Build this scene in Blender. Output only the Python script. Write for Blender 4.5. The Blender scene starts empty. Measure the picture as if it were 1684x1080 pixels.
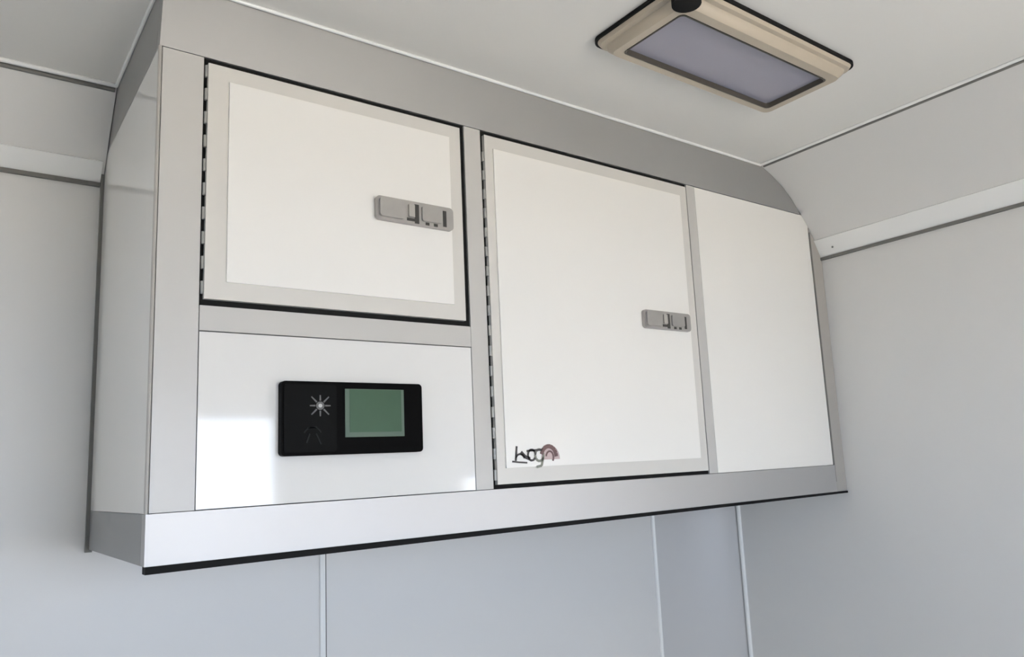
import bpy, bmesh, math
from mathutils import Vector, Matrix

sc = bpy.context.scene
C = sc.collection
PI = math.pi

# ------------------------------------------------------------------ camera
F_PX, PPX, PPY, RW, RH = 1278.78, 922.47, 560.71, 1684.0, 1080.0
cam_d = bpy.data.cameras.new('camera')
cam = bpy.data.objects.new('camera', cam_d)
C.objects.link(cam)
R_ = Vector((0.7852355, -0.61687435, -0.05358396))
U_ = Vector((-0.05736473, -0.15863984, 0.98566865))
FW = Vector((0.61653426, 0.77090819, 0.15995647))
m = Matrix.Identity(4)
for i in range(3):
    m[i][0], m[i][1], m[i][2] = R_[i], U_[i], -FW[i]
m[0][3], m[1][3], m[2][3] = -0.17415, -0.94478, 0.08049
cam.matrix_world = m
cam_d.sensor_fit = 'HORIZONTAL'
cam_d.sensor_width = 36.0
cam_d.lens = F_PX * 36.0 / RW
cam_d.shift_x = -(PPX - RW / 2) / RW
cam_d.shift_y = (PPY - RH / 2) / RW
cam_d.clip_start = 0.01
sc.camera = cam

# ------------------------------------------------------------------ world, sun, portal, exposure
wd = bpy.data.worlds.new('daylight')
sc.world = wd
wd.use_nodes = True
bg = wd.node_tree.nodes['Background']
bg.inputs['Color'].default_value = (0.73, 0.83, 1.0, 1)
bg.inputs['Strength'].default_value = 12.0

sun_d = bpy.data.lights.new('sun', 'SUN')
sun_d.energy = 70.0
sun_d.angle = math.radians(1.0)
sun_d.color = (1.0, 0.86, 0.68)
sun = bpy.data.objects.new('sun', sun_d)
C.objects.link(sun)
sun.rotation_euler = (math.radians(-28), math.radians(8), 0)   # from behind the vehicle, onto the ground outside

DX0, DX1, DZ0, DZ1, DY = 0.0, 0.80, -0.30, 0.32, -2.0       # the open upper half of the door behind the camera
po_d = bpy.data.lights.new('doorway_portal', 'AREA')
po_d.shape = 'RECTANGLE'
po_d.size, po_d.size_y = DX1 - DX0, DZ1 - DZ0
po_d.cycles.is_portal = True
po = bpy.data.objects.new('doorway_portal', po_d)
C.objects.link(po)
po.location = ((DX0 + DX1) / 2, DY - 0.03, (DZ1 + DZ0) / 2)
po.rotation_euler = (PI / 2, 0, 0)

LY0, LY1, LZ0, LZ1 = -1.00, -0.62, 0.10, 0.30    # unseen opening added to the left wall for side light
po2_d = bpy.data.lights.new('side_fill_portal', 'AREA')
po2_d.shape = 'RECTANGLE'
po2_d.size, po2_d.size_y = LY1 - LY0, LZ1 - LZ0
po2_d.cycles.is_portal = True
po2 = bpy.data.objects.new('side_fill_portal', po2_d)
C.objects.link(po2)
po2.location = (-1.15 - 0.03, (LY0 + LY1) / 2, (LZ0 + LZ1) / 2)
po2.rotation_euler = (PI / 2, 0, -PI / 2)

RY0, RY1, RZ0, RZ1 = -1.60, -1.06, -0.28, 0.06    # the open side door in the right wall, beyond the frame
po3_d = bpy.data.lights.new('side_door_portal', 'AREA')
po3_d.shape = 'RECTANGLE'
po3_d.size, po3_d.size_y = RY1 - RY0, RZ1 - RZ0
po3_d.cycles.is_portal = True
po3 = bpy.data.objects.new('side_door_portal', po3_d)
C.objects.link(po3)
po3.location = (1.3332 + 0.03, (RY0 + RY1) / 2, (RZ0 + RZ1) / 2)
po3.rotation_euler = (PI / 2, 0, PI / 2)

vs = sc.view_settings
sc.display_settings.display_device = 'sRGB'
vs.view_transform = 'Standard'
vs.look = 'None'
vs.gamma = 1.0
vs.use_curve_mapping = False
vs.exposure = 0.25
sc.cycles.max_bounces = 16
sc.cycles.diffuse_bounces = 10
sc.cycles.sample_clamp_indirect = 6.0

# ------------------------------------------------------------------ materials
def srgb(r, g, b):
    f = lambda c: (c / 255 / 12.92) if c / 255 <= 0.04045 else ((c / 255 + 0.055) / 1.055) ** 2.4
    return (f(r), f(g), f(b), 1)

def mat(name, col, rough=0.5, metal=0.0, spec=0.5, var=0.03, scale=6.0, bump=0.0, bscale=60.0, coat=0.0, rvar=0.05):
    """principled surface with a faint procedural mottle in colour and roughness and, where wanted, a fine relief"""
    M = bpy.data.materials.new(name)
    M.use_nodes = True
    nt = M.node_tree
    p = nt.nodes['Principled BSDF']
    p.inputs['Roughness'].default_value = rough
    p.inputs['Metallic'].default_value = metal
    p.inputs['Specular IOR Level'].default_value = spec
    p.inputs['Coat Weight'].default_value = coat
    p.inputs['Coat Roughness'].default_value = 0.05
    tc = nt.nodes.new('ShaderNodeTexCoord')
    nz = nt.nodes.new('ShaderNodeTexNoise')
    nz.inputs['Scale'].default_value = scale
    nz.inputs['Detail'].default_value = 4
    nt.links.new(tc.outputs['Object'], nz.inputs['Vector'])
    mx = nt.nodes.new('ShaderNodeMix')
    mx.data_type = 'RGBA'
    c = Vector(col[:3])
    mx.inputs[6].default_value = tuple(c * (1 - var)) + (1,)
    mx.inputs[7].default_value = tuple(min(1, v * (1 + var)) for v in c) + (1,)
    nt.links.new(nz.outputs['Fac'], mx.inputs[0])
    nt.links.new(mx.outputs[2], p.inputs['Base Color'])
    mr = nt.nodes.new('ShaderNodeMapRange')
    mr.inputs['To Min'].default_value = max(0, rough - rvar)
    mr.inputs['To Max'].default_value = min(1, rough + rvar)
    nt.links.new(nz.outputs['Fac'], mr.inputs['Value'])
    nt.links.new(mr.outputs['Result'], p.inputs['Roughness'])
    if bump:
        n2 = nt.nodes.new('ShaderNodeTexNoise')
        n2.inputs['Scale'].default_value = bscale
        nt.links.new(tc.outputs['Object'], n2.inputs['Vector'])
        bp = nt.nodes.new('ShaderNodeBump')
        bp.inputs['Strength'].default_value = bump
        bp.inputs['Distance'].default_value = 0.002
        nt.links.new(n2.outputs['Fac'], bp.inputs['Height'])
        nt.links.new(bp.outputs['Normal'], p.inputs['Normal'])
    return M

M_wall = mat('white_wall_laminate', (0.69, 0.685, 0.67, 1), 0.42, var=0.015, scale=2.0, bump=0.03, bscale=25)
M_ceil = mat('white_ceiling_laminate', (0.76, 0.75, 0.72, 1), 0.5, var=0.015, scale=2.0, bump=0.03, bscale=25)
M_floor = mat('grey_rubber_floor', (0.42, 0.42, 0.41, 1), 0.7, var=0.12, scale=14, bump=0.3)
M_ground = mat('pale_concrete_ground', (0.42, 0.40, 0.37, 1), 0.9, var=0.15, scale=3)
M_panel = mat('warm_white_panel', (0.82, 0.805, 0.765, 1), 0.30, var=0.012, scale=3)
M_gloss = mat('glossy_white_panel', (0.74, 0.735, 0.715, 1), 0.06, var=0.008, scale=3, rvar=0.01)
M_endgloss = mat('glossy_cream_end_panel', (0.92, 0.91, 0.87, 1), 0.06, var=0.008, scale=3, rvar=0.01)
M_frame = mat('door_frame_plastic', (0.60, 0.59, 0.56, 1), 0.35, var=0.03, scale=20)
M_stile = mat('satin_white_aluminium', (0.47, 0.47, 0.46, 1), 0.35, metal=0.0, var=0.02, scale=10)
M_alu = mat('anodised_aluminium', (0.345, 0.35, 0.35, 1), 0.46, metal=0.6, var=0.02, scale=10, rvar=0.03)
M_rail = mat('brushed_white_aluminium', (0.47, 0.47, 0.47, 1), 0.50, metal=0.7, var=0.02, scale=10, rvar=0.03)
M_edge = mat('grey_edge_profile', (0.36, 0.35, 0.33, 1), 0.4, var=0.04, scale=15)
M_hinge = mat('dull_hinge_metal', (0.36, 0.36, 0.35, 1), 0.45, metal=0.3)
M_corner = mat('grey_corner_laminate', (0.54, 0.54, 0.54, 1), 0.4, var=0.02, scale=3)
M_black = mat('black_rubber', (0.006, 0.006, 0.006, 1), 0.65, spec=0.15)
M_sealshade = mat('grey_sealant_and_shadow', (0.15, 0.15, 0.14, 1), 0.6, var=0.15, scale=40)  # real sealant and dark joints, also the painted shadow lines along the coves
M_trim = mat('white_plastic_trim', (0.88, 0.88, 0.86, 1), 0.25, var=0.02)
M_latch = mat('grey_latch_metal', (0.36, 0.355, 0.345, 1), 0.35, metal=0.5, var=0.1, scale=60)
M_latchd = mat('dark_latch_slot', (0.03, 0.03, 0.028, 1), 0.5)
M_unit = mat('black_unit_plastic', (0.0015, 0.0015, 0.0016, 1), 0.5, spec=0.04)
M_pad = mat('black_button_pad', (0.0045, 0.0048, 0.0048, 1), 0.5, spec=0.05, var=0.35, scale=90)
M_screen = mat('green_lcd', (0.036, 0.088, 0.050, 1), 0.4, spec=0.3, var=0.12, scale=25)
M_screenrim = mat('grey_green_lcd_border', (0.085, 0.130, 0.100, 1), 0.4, spec=0.3)
M_icon = mat('grey_printed_icon', (0.10, 0.10, 0.10, 1), 0.5)
M_icond = mat('dark_grey_printed_icon', (0.017, 0.019, 0.019, 1), 0.5, spec=0.1)
M_icondot = mat('pale_printed_dot', (0.45, 0.45, 0.45, 1), 0.5)
M_lightframe = mat('beige_lamp_frame', (0.41, 0.365, 0.295, 1), 0.35, var=0.08, scale=20)
M_lampshade_dark = mat('dark_brown_recess_shade', (0.055, 0.050, 0.042, 1), 0.5)  # recess shade put into the colour
M_diff = mat('lavender_grey_diffuser', (0.27, 0.272, 0.34, 1), 0.35, var=0.05, scale=15)
M_logoblack = mat('black_logo_ink', (0.05, 0.045, 0.045, 1), 0.5)
M_logored = mat('red_brown_logo_ink', (0.13, 0.075, 0.075, 1), 0.5)
M_logopink = mat('pale_pink_logo_ink', (0.47, 0.37, 0.37, 1), 0.5)
M_logogreen = mat('grey_green_logo_ink', (0.22, 0.23, 0.19, 1), 0.5)

# ------------------------------------------------------------------ helpers
def link(name, bm, material, parent=None, smooth=False, bevel=0.0, seg=2):
    if bevel:
        bmesh.ops.bevel(bm, geom=[e for e in bm.edges if e.calc_face_angle(0) > 0.5] , offset=bevel, segments=seg, affect='EDGES', profile=0.5)
    bmesh.ops.recalc_face_normals(bm, faces=bm.faces)
    me = bpy.data.meshes.new(name)
    bm.to_mesh(me)
    bm.free()
    me.materials.append(material)
    if smooth or bevel:
        for p in me.polygons:
            p.use_smooth = True
        me.set_sharp_from_angle(angle=math.radians(35))
    o = bpy.data.objects.new(name, me)
    C.objects.link(o)
    if parent:
        o.parent = parent
        o.matrix_parent_inverse = parent.matrix_basis.inverted()   # meshes are given in world metres
    return o

def box(bm, x0, x1, y0, y1, z0, z1):
    v = [bm.verts.new((x, y, z)) for z in (z0, z1) for y in (y0, y1) for x in (x0, x1)]
    for f in ((0, 1, 3, 2), (4, 6, 7, 5), (0, 4, 5, 1), (2, 3, 7, 6), (0, 2, 6, 4), (1, 5, 7, 3)):
        bm.faces.new([v[i] for i in f])

def prism(bm, pts, d):
    """pts: closed outline of 3-D points, swept along vector d"""
    d = Vector(d)
    a = [bm.verts.new(p) for p in pts]
    b = [bm.verts.new(Vector(p) + d) for p in pts]
    bm.faces.new(a)
    bm.faces.new(b[::-1])
    n = len(a)
    for i in range(n):
        bm.faces.new((a[i], b[i], b[(i + 1) % n], a[(i + 1) % n]))

def rrect(x0, x1, z0, z1, r, n=5):
    out = []
    for cx, cz, a0 in ((x1 - r, z1 - r, 0), (x0 + r, z1 - r, 90), (x0 + r, z0 + r, 180), (x1 - r, z0 + r, 270)):
        for k in range(n + 1):
            a = math.radians(a0 + 90 * k / n)
            out.append((cx + r * math.cos(a), cz + r * math.sin(a)))
    return out

def ring(bm, outer, inner):
    """a closed band: two equal-length outlines (lists of 3-D points) joined by quads"""
    a = [bm.verts.new(p) for p in outer]
    b = [bm.verts.new(p) for p in inner]
    n = len(a)
    for i in range(n):
        bm.faces.new((a[i], a[(i + 1) % n], b[(i + 1) % n], b[i]))
    return a, b

def boxo(name, dims, material, parent=None, bevel=0.0, seg=2):
    bm = bmesh.new()
    box(bm, *dims)
    return link(name, bm, material, parent, bevel=bevel, seg=seg)

def prismo(name, pts, d, material, parent=None, bevel=0.0, smooth=False):
    bm = bmesh.new()
    prism(bm, pts, d)
    return link(name, bm, material, parent, bevel=bevel, smooth=smooth)

def frameo(name, o, i, y0, y1, material, parent, bevel=0.0):
    """rectangular ring in the x-z plane: o, i = (x0,x1,z0,z1)"""
    bm = bmesh.new()
    rect = lambda q, y: [(q[0], y, q[2]), (q[1], y, q[2]), (q[1], y, q[3]), (q[0], y, q[3])]
    A = [bm.verts.new(p) for p in rect(o, y0)]
    B = [bm.verts.new(p) for p in rect(i, y0)]
    A2 = [bm.verts.new(p) for p in rect(o, y1)]
    B2 = [bm.verts.new(p) for p in rect(i, y1)]
    for k in range(4):
        n = (k + 1) % 4
        bm.faces.new((A[k], A[n], B[n], B[k]))
        bm.faces.new((A2[k], B2[k], B2[n], A2[n]))
        bm.faces.new((A[k], A2[k], A2[n], A[n]))
        bm.faces.new((B[k], B[n], B2[n], B2[k]))
    return link(name, bm, material, parent, bevel=bevel)

def thing(name, label, cat, loc, group=None):
    o = bpy.data.objects.new(name, None)
    C.objects.link(o)
    o.location = loc
    o['label'] = label
    o['category'] = cat
    o['kind'] = 'thing'
    if group:
        o['group'] = group
    return o

def struct(o, label, cat):
    o['kind'] = 'structure'
    o['label'] = label
    o['category'] = cat
    return o

# ------------------------------------------------------------------ dimensions (metres; cabinet front is y = 0, its lower left front corner the origin)
W, D, ZC = 1.3332, 0.3963, 0.6764        # right wall, back wall, ceiling
H = 0.5975                               # top of the cabinet face
RAIL = 0.0545
LEAN = 0.0158                            # the fascia leans out this much at the ceiling
FZ = -1.25                               # floor
XL = -1.15                               # left wall
T = 0.05

# ------------------------------------------------------------------ the setting
struct(boxo('floor', (XL, W, DY, D, FZ - T, FZ), M_floor), 'grey floor below the frame of the white interior', 'floor')
struct(boxo('ceiling', (XL - T, W + T, DY - T, D + T, ZC, ZC + T), M_ceil), 'flat off-white ceiling panel above the cabinet', 'ceiling')
struct(boxo('wall_back', (XL - T, W + T, D, D + T, FZ - T, ZC), M_wall), 'smooth white wall the cabinet hangs on', 'wall')
bm = bmesh.new()
box(bm, W, W + T, DY - T, RY0, FZ - T, ZC)
box(bm, W, W + T, RY1, D, FZ - T, ZC)
box(bm, W, W + T, RY0, RY1, FZ - T, RZ0)
box(bm, W, W + T, RY0, RY1, RZ1, ZC)
struct(link('wall_right', bm, M_wall), 'smooth white wall right of the cabinet', 'wall')
bm = bmesh.new()
box(bm, XL - T, XL, DY - T, LY0, FZ - T, ZC)
box(bm, XL - T, XL, LY1, D, FZ - T, ZC)
box(bm, XL - T, XL, LY0, LY1, FZ - T, LZ0)
box(bm, XL - T, XL, LY0, LY1, LZ1, ZC)
struct(link('wall_left', bm, M_wall), 'white wall left of the camera with an unseen opening added for side light', 'wall')
bm = bmesh.new()                          # wall behind the camera with the open doorway
box(bm, XL, DX0, DY - T, DY, FZ - T, ZC)
box(bm, DX1, W, DY - T, DY, FZ - T, ZC)
box(bm, DX0, DX1, DY - T, DY, DZ1, ZC)
box(bm, DX0, DX1, DY - T, DY, FZ - T, DZ0)
struct(link('wall_front', bm, M_wall), 'white wall behind the camera with an open doorway', 'wall')
bm = bmesh.new()
box(bm, -14, 14, -24, 8, FZ - 0.75, FZ - 0.60)
struct(link('ground', bm, M_ground), 'pale concrete ground outside the open doorway', 'ground')

# coves: profile is (distance from the wall, height)
cove_r = [(0.0, 0.510), (0.020, 0.545), (0.040, 0.574), (0.062, 0.600), (0.094, 0.624), (0.130, 0.645), (0.170, 0.662), (0.211, ZC)]
cove_b = [(0.0, 0.5585), (0.020, 0.583), (0.045, 0.612), (0.072, 0.643), (0.102, ZC)]
def cove(name, prof, to3, sweep):
    bm = bmesh.new()
    e = 0.0006
    pts = [to3(d, z) for d, z in prof] + [to3(e, ZC)]
    prism(bm, [to3(e, prof[0][1])] + [to3(max(d, e), min(z, ZC - e)) for d, z in prof[1:]] + [to3(e, ZC - e)], sweep)
    return link(name, bm, M_wall, smooth=True)
struct(cove('trim_1', cove_r, lambda d, z: (W - d, DY, z), (0, -DY + 0.0, 0)), 'curved white cove panel between right wall and ceiling', 'cove')
struct(cove('trim_2', cove_b, lambda d, z: (XL, D - d, z), (-XL - 0.001, 0, 0)), 'sloped white cove panel left of the cabinet under the ceiling', 'cove')

def strip_on(prof, n0, zend, off):
    """outline of a thin strip lying on the foot of a cove"""
    pts, out = [], []
    for d, z in prof:
        if z <= zend:
            pts.append((d, z))
    (d0, z0), (d1, z1) = pts[-1], prof[len(pts)]
    t = (zend - z0) / (z1 - z0)
    pts.append((d0 + t * (d1 - d0), zend))
    o = [(d + off * 0.8, z - off * 0.6) for d, z in pts]
    return pts + o[::-1]
def lower_strip(name, prof, zend, to3, sweep, label):
    bm = bmesh.new()
    prism(bm, [to3(d + 0.0002, z - 0.0002) for d, z in strip_on(prof, 0, zend, 0.004)], sweep)
    return struct(link(name, bm, M_trim), label, 'trim')
t3 = lower_strip('trim_3', cove_r, 0.545, lambda d, z: (W - d, DY, z), (0, -DY - 0.001, 0), 'white plastic strip at the foot of the right cove')
t4 = lower_strip('trim_4', cove_b, 0.585, lambda d, z: (XL, D - d, z), (-XL - 0.0052, 0, 0), 'white plastic strip at the foot of the left cove')
# painted shadow under each strip, white bead and painted shadow at coves' upper edges
boxo('shadow_line', (W - 0.006, W - 0.0003, DY, -0.001, 0.5005, 0.5065), M_sealshade, t3)
boxo('shadow_line', (XL, -0.0052, D - 0.006, D - 0.0003, 0.549, 0.5552), M_sealshade, t4)
for k, (x, y, z) in enumerate(((W - 0.0165, -0.040, 0.520),)):
    bm = bmesh.new()
    bmesh.ops.create_uvsphere(bm, u_segments=12, v_segments=8, radius=0.0022)
    bmesh.ops.translate(bm, verts=bm.verts, vec=(x, y, z))
    link('screw', bm, M_sealshade, t3, smooth=True)

def bead(name, p0, p1, r, material, label=None, cat='trim', parent=None, sides=10):
    p0, p1 = Vector(p0), Vector(p1)
    a = (p1 - p0).normalized()
    u = a.orthogonal().normalized()
    v = a.cross(u)
    bm = bmesh.new()
    prism(bm, [p0 + r * (math.cos(2 * PI * i / sides) * u + math.sin(2 * PI * i / sides) * v) for i in range(sides)], p1 - p0)
    o = link(name, bm, material, parent, smooth=True)
    if label:
        struct(o, label, cat)
    return o
t5 = bead('trim_5', (W - 0.213, DY, ZC - 0.0025), (W - 0.213, -LEAN - 0.004, ZC - 0.0025), 0.0030, M_trim, 'thin white bead where right cove meets the ceiling')
bead('joint_line', (W - 0.2055, DY, ZC - 0.0040), (W - 0.2055, -LEAN - 0.004, ZC - 0.0040), 0.0026, M_sealshade, parent=t5)
t6 = bead('trim_6', (XL, D - 0.105, ZC - 0.0028), (-0.003, D - 0.105, ZC - 0.0028), 0.0034, M_trim, 'thin white bead where left cove meets the ceiling')
bead('joint_line', (XL, D - 0.0975, ZC - 0.0065), (-0.003, D - 0.0975, ZC - 0.0065), 0.0034, M_sealshade, parent=t6)

# corner panel below the cabinet: concave cover between back wall and right wall
cw, cd = 0.186, 0.0985
def corner_pt(t):            # quadratic curve from the back wall to the right wall, bowed towards the corner
    a, b, c = Vector((W - cw, D)), Vector((W - 0.055, D - 0.030)), Vector((W, D - cd))
    return (1 - t) ** 2 * a + 2 * t * (1 - t) * b + t * t * c
bm = bmesh.new()
cpts = [corner_pt(k / 14) for k in range(15)]
prism(bm, [(p.x, p.y, FZ) for p in cpts] + [(W - 0.0005, D - 0.0005, FZ)], (0, 0, -FZ - 0.012))
t7 = struct(link('trim_7', bm, M_corner, smooth=True), 'hollow grey-white corner cover below the cabinet right end', 'corner cover')
for (p, q) in (((W - cw - 0.004, D - 0.001), 1), ((W - 0.001, D - cd - 0.004), 2)):
    bead('edge_strip', (p[0], p[1], FZ), (p[0], p[1], -0.014), 0.0052, M_trim, parent=t7)
# white joint strip on the back wall, left of the middle
bm = bmesh.new()
prism(bm, [(0.3430, D, FZ), (0.3436, D - 0.004, FZ), (0.3480, D - 0.0055, FZ), (0.3524, D - 0.004, FZ), (0.3530, D, FZ)], (0, 0, -FZ - 0.012))
t8 = struct(link('trim_8', bm, M_trim, smooth=True), 'thin vertical white joint strip on the back wall below the cabinet', 'trim')

boxo('joint_line', (0.3532, 0.3552, D - 0.0012, D - 0.0001, FZ, -0.012), M_sealshade, t8)

# ------------------------------------------------------------------ the overhead cabinet
cab = thing('overhead_cabinet', 'long white overhead cabinet with grey metal bands and two latched doors', 'cabinet', (W / 2, D, 0))
FY = 0.018
def face(name, x0, x1, z0, z1, material, y0=0.0, y1=FY, bevel=0.0012):
    return boxo(name, (x0, x1, y0, y1, z0, z1), material, cab, bevel=bevel)
face('stile', 0.0035, 0.0490, RAIL + 0.0008, H - 0.001, M_stile)
face('stile', 0.4160, 0.4445, RAIL + 0.0008, H - 0.001, M_stile)
face('stile', 0.9050, 0.9275, RAIL + 0.0008, H - 0.001, M_stile)
face('crossbar', 0.0500, 0.4155, 0.2585, 0.2880, M_stile)
# fixed panels
ip = face('instrument_panel', 0.0503, 0.4152, RAIL + 0.0012, 0.2572, M_gloss, 0.0008)
ip['label'] = 'glossy white panel around the black unit'
bm = bmesh.new()
prism(bm, [(0.9287, 0.0006, RAIL + 0.0008), (1.2935, 0.0006, RAIL + 0.0008), (1.2935, 0.0006, 0.579), (1.274, 0.0006, H - 0.0012), (0.9287, 0.0006, H - 0.0012)], (0, FY, 0))
link('fixed_panel', bm, M_panel, cab, bevel=0.0012)
bm = bmesh.new()
prism(bm, [(1.2945, -0.001, 0.0), (W - 0.001, -0.001, 0.0), (W - 0.001, -0.001, 0.505), (W - 0.020, -0.001, 0.541), (1.2945, -0.001, 0.571)], (0, FY, 0))
link('side_trim', bm, M_edge, cab, bevel=0.0015)
boxo('joint_line', (1.2938, 1.2968, -0.0016, 0.002, 0.02, 0.560), M_sealshade, cab)
# dark core right behind the faces closes every gap between them
boxo('backing_board', (0.004, W - 0.064, FY + 0.001, FY + 0.006, 0.004, H - 0.002), M_sealshade, cab)
# lower rail
rail = boxo('bottom_rail', (0.0, 1.2935, -0.0025, FY, 0.0, RAIL), M_rail, cab, bevel=0.0012)
prismo('rubber_lip', [(0.001, -0.0035, -0.0002), (W - 0.002, -0.0035, -0.0002), (W - 0.002, -0.0035, -0.0045), (0.001, -0.0035, -0.0082)], (0, 0.0155, 0), M_black, cab, bevel=0.0008)
boxo('bottom_panel', (0.0035, W - 0.002, FY + 0.0005, D - 0.001, 0.0, 0.004), M_stile, cab)
# fascia, leaning out towards the ceiling
xr = W - 0.062
bm = bmesh.new()
fa = lambda x, z: (x, -LEAN * (z - H) / (ZC - H), z)
prism(bm, [fa(0.0, H), fa(W - 0.0640, H), fa(W - 0.096, 0.624), fa(W - 0.132, 0.645), fa(W - 0.172, 0.662), fa(W - 0.213, ZC - 0.0006), fa(0.0, ZC - 0.0006)], (0, FY, 0))
link('fascia', bm, M_alu, cab, bevel=0.0008)
bead('ceiling_bead', (0.0, -LEAN - 0.0022, ZC - 0.0026), (W - 0.213, -LEAN - 0.0022, ZC - 0.0026), 0.0026, M_trim, parent=cab)
# left end: bright end panel between two grey bands
e0 = -0.0005
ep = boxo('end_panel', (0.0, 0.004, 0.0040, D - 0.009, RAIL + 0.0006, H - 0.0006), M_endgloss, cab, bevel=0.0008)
boxo('end_band', (0.0, 0.004, FY + 0.0005, D - 0.009, 0.0, RAIL), M_alu, cab)
bm = bmesh.new()
prism(bm, [(0.0, FY + 0.0005, H), (0.0, D - 0.001, H), (0.0, D - 0.001, ZC - 0.0006), (0.0, FY - LEAN + 0.0005, ZC - 0.0006)], (0.004, 0, 0))
link('end_band', bm, M_alu, cab)
bead('corner_bead', (0.0008, 0.0016, RAIL), (0.0008, 0.0016, H), 0.0021, M_edge, parent=cab)
bead('ceiling_bead', (-0.0022, 0.0, ZC - 0.0026), (-0.0022, D - 0.104, ZC - 0.0026), 0.0026, M_trim, parent=cab)
bm = bmesh.new()
box(bm, -0.0045, 0.004, D - 0.0085, D - 0.0008, -0.004, 0.6)
link('edge_seal', bm, M_sealshade, cab, bevel=0.002)

# doors
def door(ox, oz, dx, dz, frame_w, latch, logo=False):
    x0, x1, z0, z1 = dx[0], dx[1], dz[0], dz[1]
    d = frameo('door', (x0, x1, z0, z1), (x0 + frame_w[0], x1 - frame_w[1], z0 + frame_w[2], z1 - frame_w[3]), -0.004, FY - 0.002, M_frame, cab, bevel=0.0015)
    boxo('door_panel', (x0 + frame_w[0] - 0.0004, x1 - frame_w[1] + 0.0004, -0.0062, FY - 0.004, z0 + frame_w[2] - 0.0004, z1 - frame_w[3] + 0.0004), M_panel, d, bevel=0.0022, seg=3)
    frameo('rubber_seal', (ox[0] + 0.0006, ox[1] - 0.0006, oz[0] + 0.0006, oz[1] - 0.0006), (x0 + 0.0004, x1 - 0.0004, z0 + 0.0004, z1 - 0.0004), 0.003, FY - 0.001, M_black, d)
    # piano hinge: knuckles along the left edge
    bm = bmesh.new()
    z = z0 + 0.006
    while z < z1 - 0.012:
        c = Vector((x0 - 0.0012, 0.0, z))
        prism(bm, [c + Vector((0.0022 * math.cos(a * PI / 4), 0.0022 * math.sin(a * PI / 4), 0)) for a in range(8)], (0, 0, 0.0150))
        z += 0.0300
    link('hinge', bm, M_hinge, d, smooth=True)
    # latch: rounded base plate, raised paddle, pale catch in the middle, dark slot by the edge
    lx0, lx1, lz0, lz1 = latch
    yb = -0.0064
    bm = bmesh.new()
    prism(bm, [(x, yb - 0.006, z) for x, z in rrect(lx0, lx1, lz0, lz1, 0.006)], (0, 0.0058, 0))
    link('latch_plate', bm, M_latch, d, bevel=0.0012)
    w = lx1 - lx0
    bm = bmesh.new()
    prism(bm, [(x, yb - 0.0105, z) for x, z in rrect(lx0 + 0.004, lx0 + 0.34 * w, lz0 + 0.004, lz1 - 0.003, 0.004)], (0, 0.0045, 0))
    link('latch_paddle', bm, M_latch, d, bevel=0.0014)
    boxo('latch_catch', (lx0 + 0.40 * w, lx0 + 0.475 * w, yb - 0.0085, yb - 0.0058, lz0 + 0.010, lz1 - 0.006), M_edge, d, bevel=0.0008)
    bm = bmesh.new()
    box(bm, lx0 + 0.48 * w, lx0 + 0.535 * w, yb - 0.0068, yb - 0.0059, lz0 + 0.002, lz1 - 0.004)
    box(bm, lx0 + 0.38 * w, lx0 + 0.48 * w, yb - 0.0068, yb - 0.0059, lz0 + 0.0045, lz0 + 0.0085)
    box(bm, lx0 + 0.855 * w, lx0 + 0.90 * w, yb - 0.0068, yb - 0.0059, lz0 + 0.004, lz1 - 0.006)
    for fx in (0.62, 0.73):
        box(bm, lx0 + fx * w, lx0 + (fx + 0.05) * w, yb - 0.0066, yb - 0.0059, lz0 + 0.002, lz0 + 0.006)
    link('latch_slot', bm, M_latchd, d)
    bm = bmesh.new()
    prism(bm, [(x, yb - 0.009, z) for x, z in rrect(lx0 + 0.57 * w, lx0 + 0.84 * w, lz0 + 0.007, lz1 - 0.005, 0.003)], (0, 0.003, 0))
    link('latch_bolt', bm, M_latch, d, bevel=0.001)
    return d

d1 = door((0.0490, 0.4160), (0.2880, H), (0.0535, 0.4060), (0.2955, 0.5890), (0.0245, 0.0200, 0.022, 0.0200), (0.266, 0.3855, 0.4235, 0.4570))
d1['label'] = 'smaller upper left door with a latch'
d2 = door((0.4445, 0.9050), (RAIL, H), (0.4495, 0.8985), (0.0610, 0.5890), (0.0150, 0.0200, 0.0230, 0.0210), (0.7565, 0.8735, 0.3085, 0.3405))
d2['label'] = 'taller middle door with a small logo'

# the small logo on the tall door: dark slanted script running into a red-brown arch
def flat(name, polys, material, parent, y):
    bm = bmesh.new()
    for P in polys:
        prism(bm, [(x, y, z) for x, z in P], (0, 0.0006, 0))
    return link(name, bm, material, parent)
def stroke(pts, w):
    """a ribbon along points in the x-z plane as quads"""
    out = []
    for (a, b) in zip(pts, pts[1:]):
        a, b = Vector(a), Vector(b)
        t = (b - a)
        if t.length < 1e-6:
            continue
        n = Vector((-t.y, t.x)).normalized() * w / 2
        out.append([a + n, b + n, b - n, a - n])
    return out
LX, LZ = 0.4740, 0.0830
def L(pts):
    return [(LX + u * 0.088, LZ + v * 0.034) for u, v in pts]
arc = lambda cu, cv, ru, rv, a0, a1, n=9: [(cu + ru * math.cos(math.radians(a0 + (a1 - a0) * k / n)), cv + rv * math.sin(math.radians(a0 + (a1 - a0) * k / n))) for k in range(n + 1)]
yl = -0.0070
flat('logo', [L(arc(0.80, 0.30, 0.20, 0.62, 180, 0, 12))], M_logopink, d2, yl + 0.0004)
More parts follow.
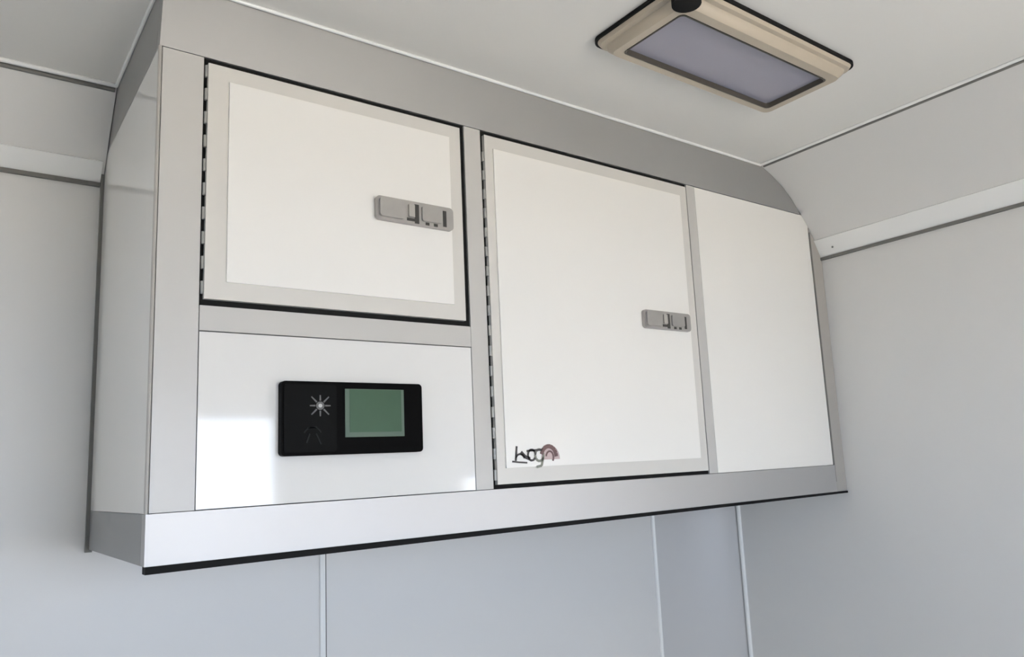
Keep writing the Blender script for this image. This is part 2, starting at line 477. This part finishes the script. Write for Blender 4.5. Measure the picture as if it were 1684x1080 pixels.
flat('logo', stroke(L([(0.10, 0.92), (0.07, 0.30)]), 0.0030) + stroke(L(arc(0.16, 0.36, 0.09, 0.22, 170, 10)), 0.0028) + stroke(L([(0.0, 0.28), (0.12, 0.24), (0.3, 0.2)]), 0.0024)
     + stroke(L([(0.18, 0.66), (0.26, 0.46), (0.36, 0.36)]), 0.0052) + stroke(L(arc(0.40, 0.52, 0.08, 0.24, 0, 330)), 0.0030)
     + stroke(L([(0.30, 0.70), (0.62, 0.74)]), 0.0030), M_logoblack, d2, yl - 0.0002)
flat('logo', stroke(L(arc(0.56, 0.50, 0.09, 0.26, 60, 400)), 0.0036) + stroke(L([(0.64, 0.4), (0.60, 0.04), (0.50, 0.0)]), 0.0036), M_logogreen, d2, yl)
flat('logo', stroke(L(arc(0.76, 0.42, 0.16, 0.46, 165, 0)), 0.0062) + stroke(L(arc(0.78, 0.40, 0.08, 0.26, 170, -40)), 0.0026), M_logored, d2, yl - 0.0002)

# ------------------------------------------------------------------ black control unit on the glossy panel
UX0, UX1, UZ0, UZ1 = 0.1407, 0.3288, 0.1110, 0.2012
un = thing('control_unit', 'black control unit with a square green screen on the white panel', 'control panel', ((UX0 + UX1) / 2, 0.0008, (UZ0 + UZ1) / 2))
bm = bmesh.new()
prism(bm, [(x, -0.010, z) for x, z in rrect(UX0, UX1, UZ0, UZ1, 0.005)], (0, 0.0106, 0))
link('housing', bm, M_unit, un, bevel=0.0015)
bm = bmesh.new()
prism(bm, [(x, -0.0112, z) for x, z in rrect(UX0 + 0.003, 0.2090, UZ0 + 0.004, UZ1 - 0.004, 0.003)], (0, 0.0011, 0))
pad = link('button_pad', bm, M_pad, un, bevel=0.0004)
sb = boxo('screen_border', (0.2203, 0.3015, -0.0108, -0.0098, 0.1320, 0.1928), M_screenrim, un)
boxo('screen', (0.2262, 0.2975, -0.0112, -0.0107, 0.1380, 0.1922), M_screen, un)
cx, cz = 0.1880, 0.1712
bm = bmesh.new()
for k in range(8):
    a = k * PI / 4
    r0, r1 = 0.0062, (0.0155 if k % 2 else 0.0130)
    t = Vector((math.cos(a), math.sin(a)))
    n = Vector((-t.y, t.x)) * 0.0010
    q = [Vector((cx, cz)) + t * r0 + n, Vector((cx, cz)) + t * r1 + n * 0.7, Vector((cx, cz)) + t * r1 - n * 0.7, Vector((cx, cz)) + t * r0 - n]
    prism(bm, [(p.x, -0.0116, p.y) for p in q], (0, 0.0004, 0))
sy = link('sun_symbol', bm, M_icon, pad)
bm = bmesh.new()
prism(bm, [(cx + 0.0052 * math.cos(k * PI / 8), -0.0117, cz + 0.0052 * math.sin(k * PI / 8)) for k in range(16)], (0, 0.0005, 0))
link('sun_symbol', bm, M_icon, pad)
bm = bmesh.new()
prism(bm, [(cx + 0.0024 * math.cos(k * PI / 8), -0.0119, cz + 0.0024 * math.sin(k * PI / 8)) for k in range(16)], (0, 0.0003, 0))
link('sun_symbol', bm, M_icondot, pad)
bm = bmesh.new()
for P in stroke(arc(0.1785, 0.1350, 0.0110, 0.0095, 20, 160), 0.0016) + stroke([(0.172, 0.144), (0.184, 0.1445)], 0.0018) + stroke([(0.175, 0.137), (0.171, 0.126)], 0.0016) + stroke([(0.183, 0.137), (0.189, 0.124)], 0.0016):
    prism(bm, [(p[0], -0.0116, p[1]) for p in P], (0, 0.0004, 0))
link('lower_symbol', bm, M_icond, pad)

# ------------------------------------------------------------------ ceiling light
GX0, GX1, GY0, GY1 = 0.5145, 0.9115, -0.3665, -0.1830
lt = thing('ceiling_light', 'rectangular ceiling light with beige frame and lavender-grey diffuser', 'lamp', ((GX0 + GX1) / 2, (GY0 + GY1) / 2, ZC))
rr = lambda x0, x1, y0, y1, r, z: [(x, y, z) for x, y in rrect(x0, x1, y0, y1, r, 6)]
bm = bmesh.new()
prism(bm, rr(GX0 + 0.001, GX1 - 0.001, GY0 + 0.001, GY1 - 0.001, 0.019, ZC - 0.0055), (0, 0, 0.005))
link('rubber_gasket', bm, M_black, lt, bevel=0.001)
bm = bmesh.new()
zb = 0.6535
o0 = rr(GX0 + 0.004, GX1 - 0.004, GY0 + 0.004, GY1 - 0.004, 0.018, ZC - 0.0056)
o1 = rr(GX0 + 0.006, GX1 - 0.008, GY0 + 0.006, GY1 - 0.008, 0.017, ZC - 0.011)
o1b = rr(GX0 + 0.014, GX1 - 0.013, GY0 + 0.012, GY1 - 0.012, 0.015, ZC - 0.0122)
o1c = rr(GX0 + 0.0150, GX1 - 0.0145, GY0 + 0.0135, GY1 - 0.0130, 0.015, ZC - 0.0165)
o2 = rr(GX0 + 0.022, GX1 - 0.020, GY0 + 0.022, GY1 - 0.020, 0.012, zb)
i0 = rr(GX0 + 0.035, GX1 - 0.031, GY0 + 0.037, GY1 - 0.030, 0.008, zb + 0.001)
i1 = rr(GX0 + 0.038, GX1 - 0.034, GY0 + 0.040, GY1 - 0.033, 0.007, zb + 0.0115)
loops = [[bm.verts.new(p) for p in q] for q in (o0, o1, o1b, o1c, o2, i0, i1)]
n = len(o0)
for a, b in zip(loops, loops[1:]):
    for i in range(n):
        bm.faces.new((a[i], a[(i + 1) % n], b[(i + 1) % n], b[i]))
bm.faces.new(loops[0])
bm.faces.new(loops[-1])
link('lamp_frame', bm, M_lightframe, lt, smooth=True)
bm = bmesh.new()
prism(bm, rr(GX0 + 0.0385, GX1 - 0.0345, GY0 + 0.0405, GY1 - 0.0335, 0.006, zb + 0.0085), (0, 0, 0.0015))
link('diffuser', bm, M_diff, lt)
bm = bmesh.new()                          # dark lining that paints the shade inside the frame's recess
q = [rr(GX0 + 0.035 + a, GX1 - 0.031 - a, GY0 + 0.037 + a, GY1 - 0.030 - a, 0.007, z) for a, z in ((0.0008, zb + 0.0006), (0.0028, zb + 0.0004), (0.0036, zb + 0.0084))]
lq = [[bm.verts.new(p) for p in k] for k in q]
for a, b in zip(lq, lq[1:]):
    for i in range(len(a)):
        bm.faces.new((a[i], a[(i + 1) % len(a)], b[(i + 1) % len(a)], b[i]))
link('recess_shade', bm, M_lampshade_dark, lt, smooth=True)
bm = bmesh.new()
kc = Vector((GX0 + 0.020, GY0 + 0.016, 0))
prism(bm, [(kc.x + 0.019 * math.cos(k * PI / 12), kc.y + 0.019 * math.sin(k * PI / 12), 0.6505) for k in range(24)], (0, 0, 0.016))
link('switch_knob', bm, M_black, lt, bevel=0.002)
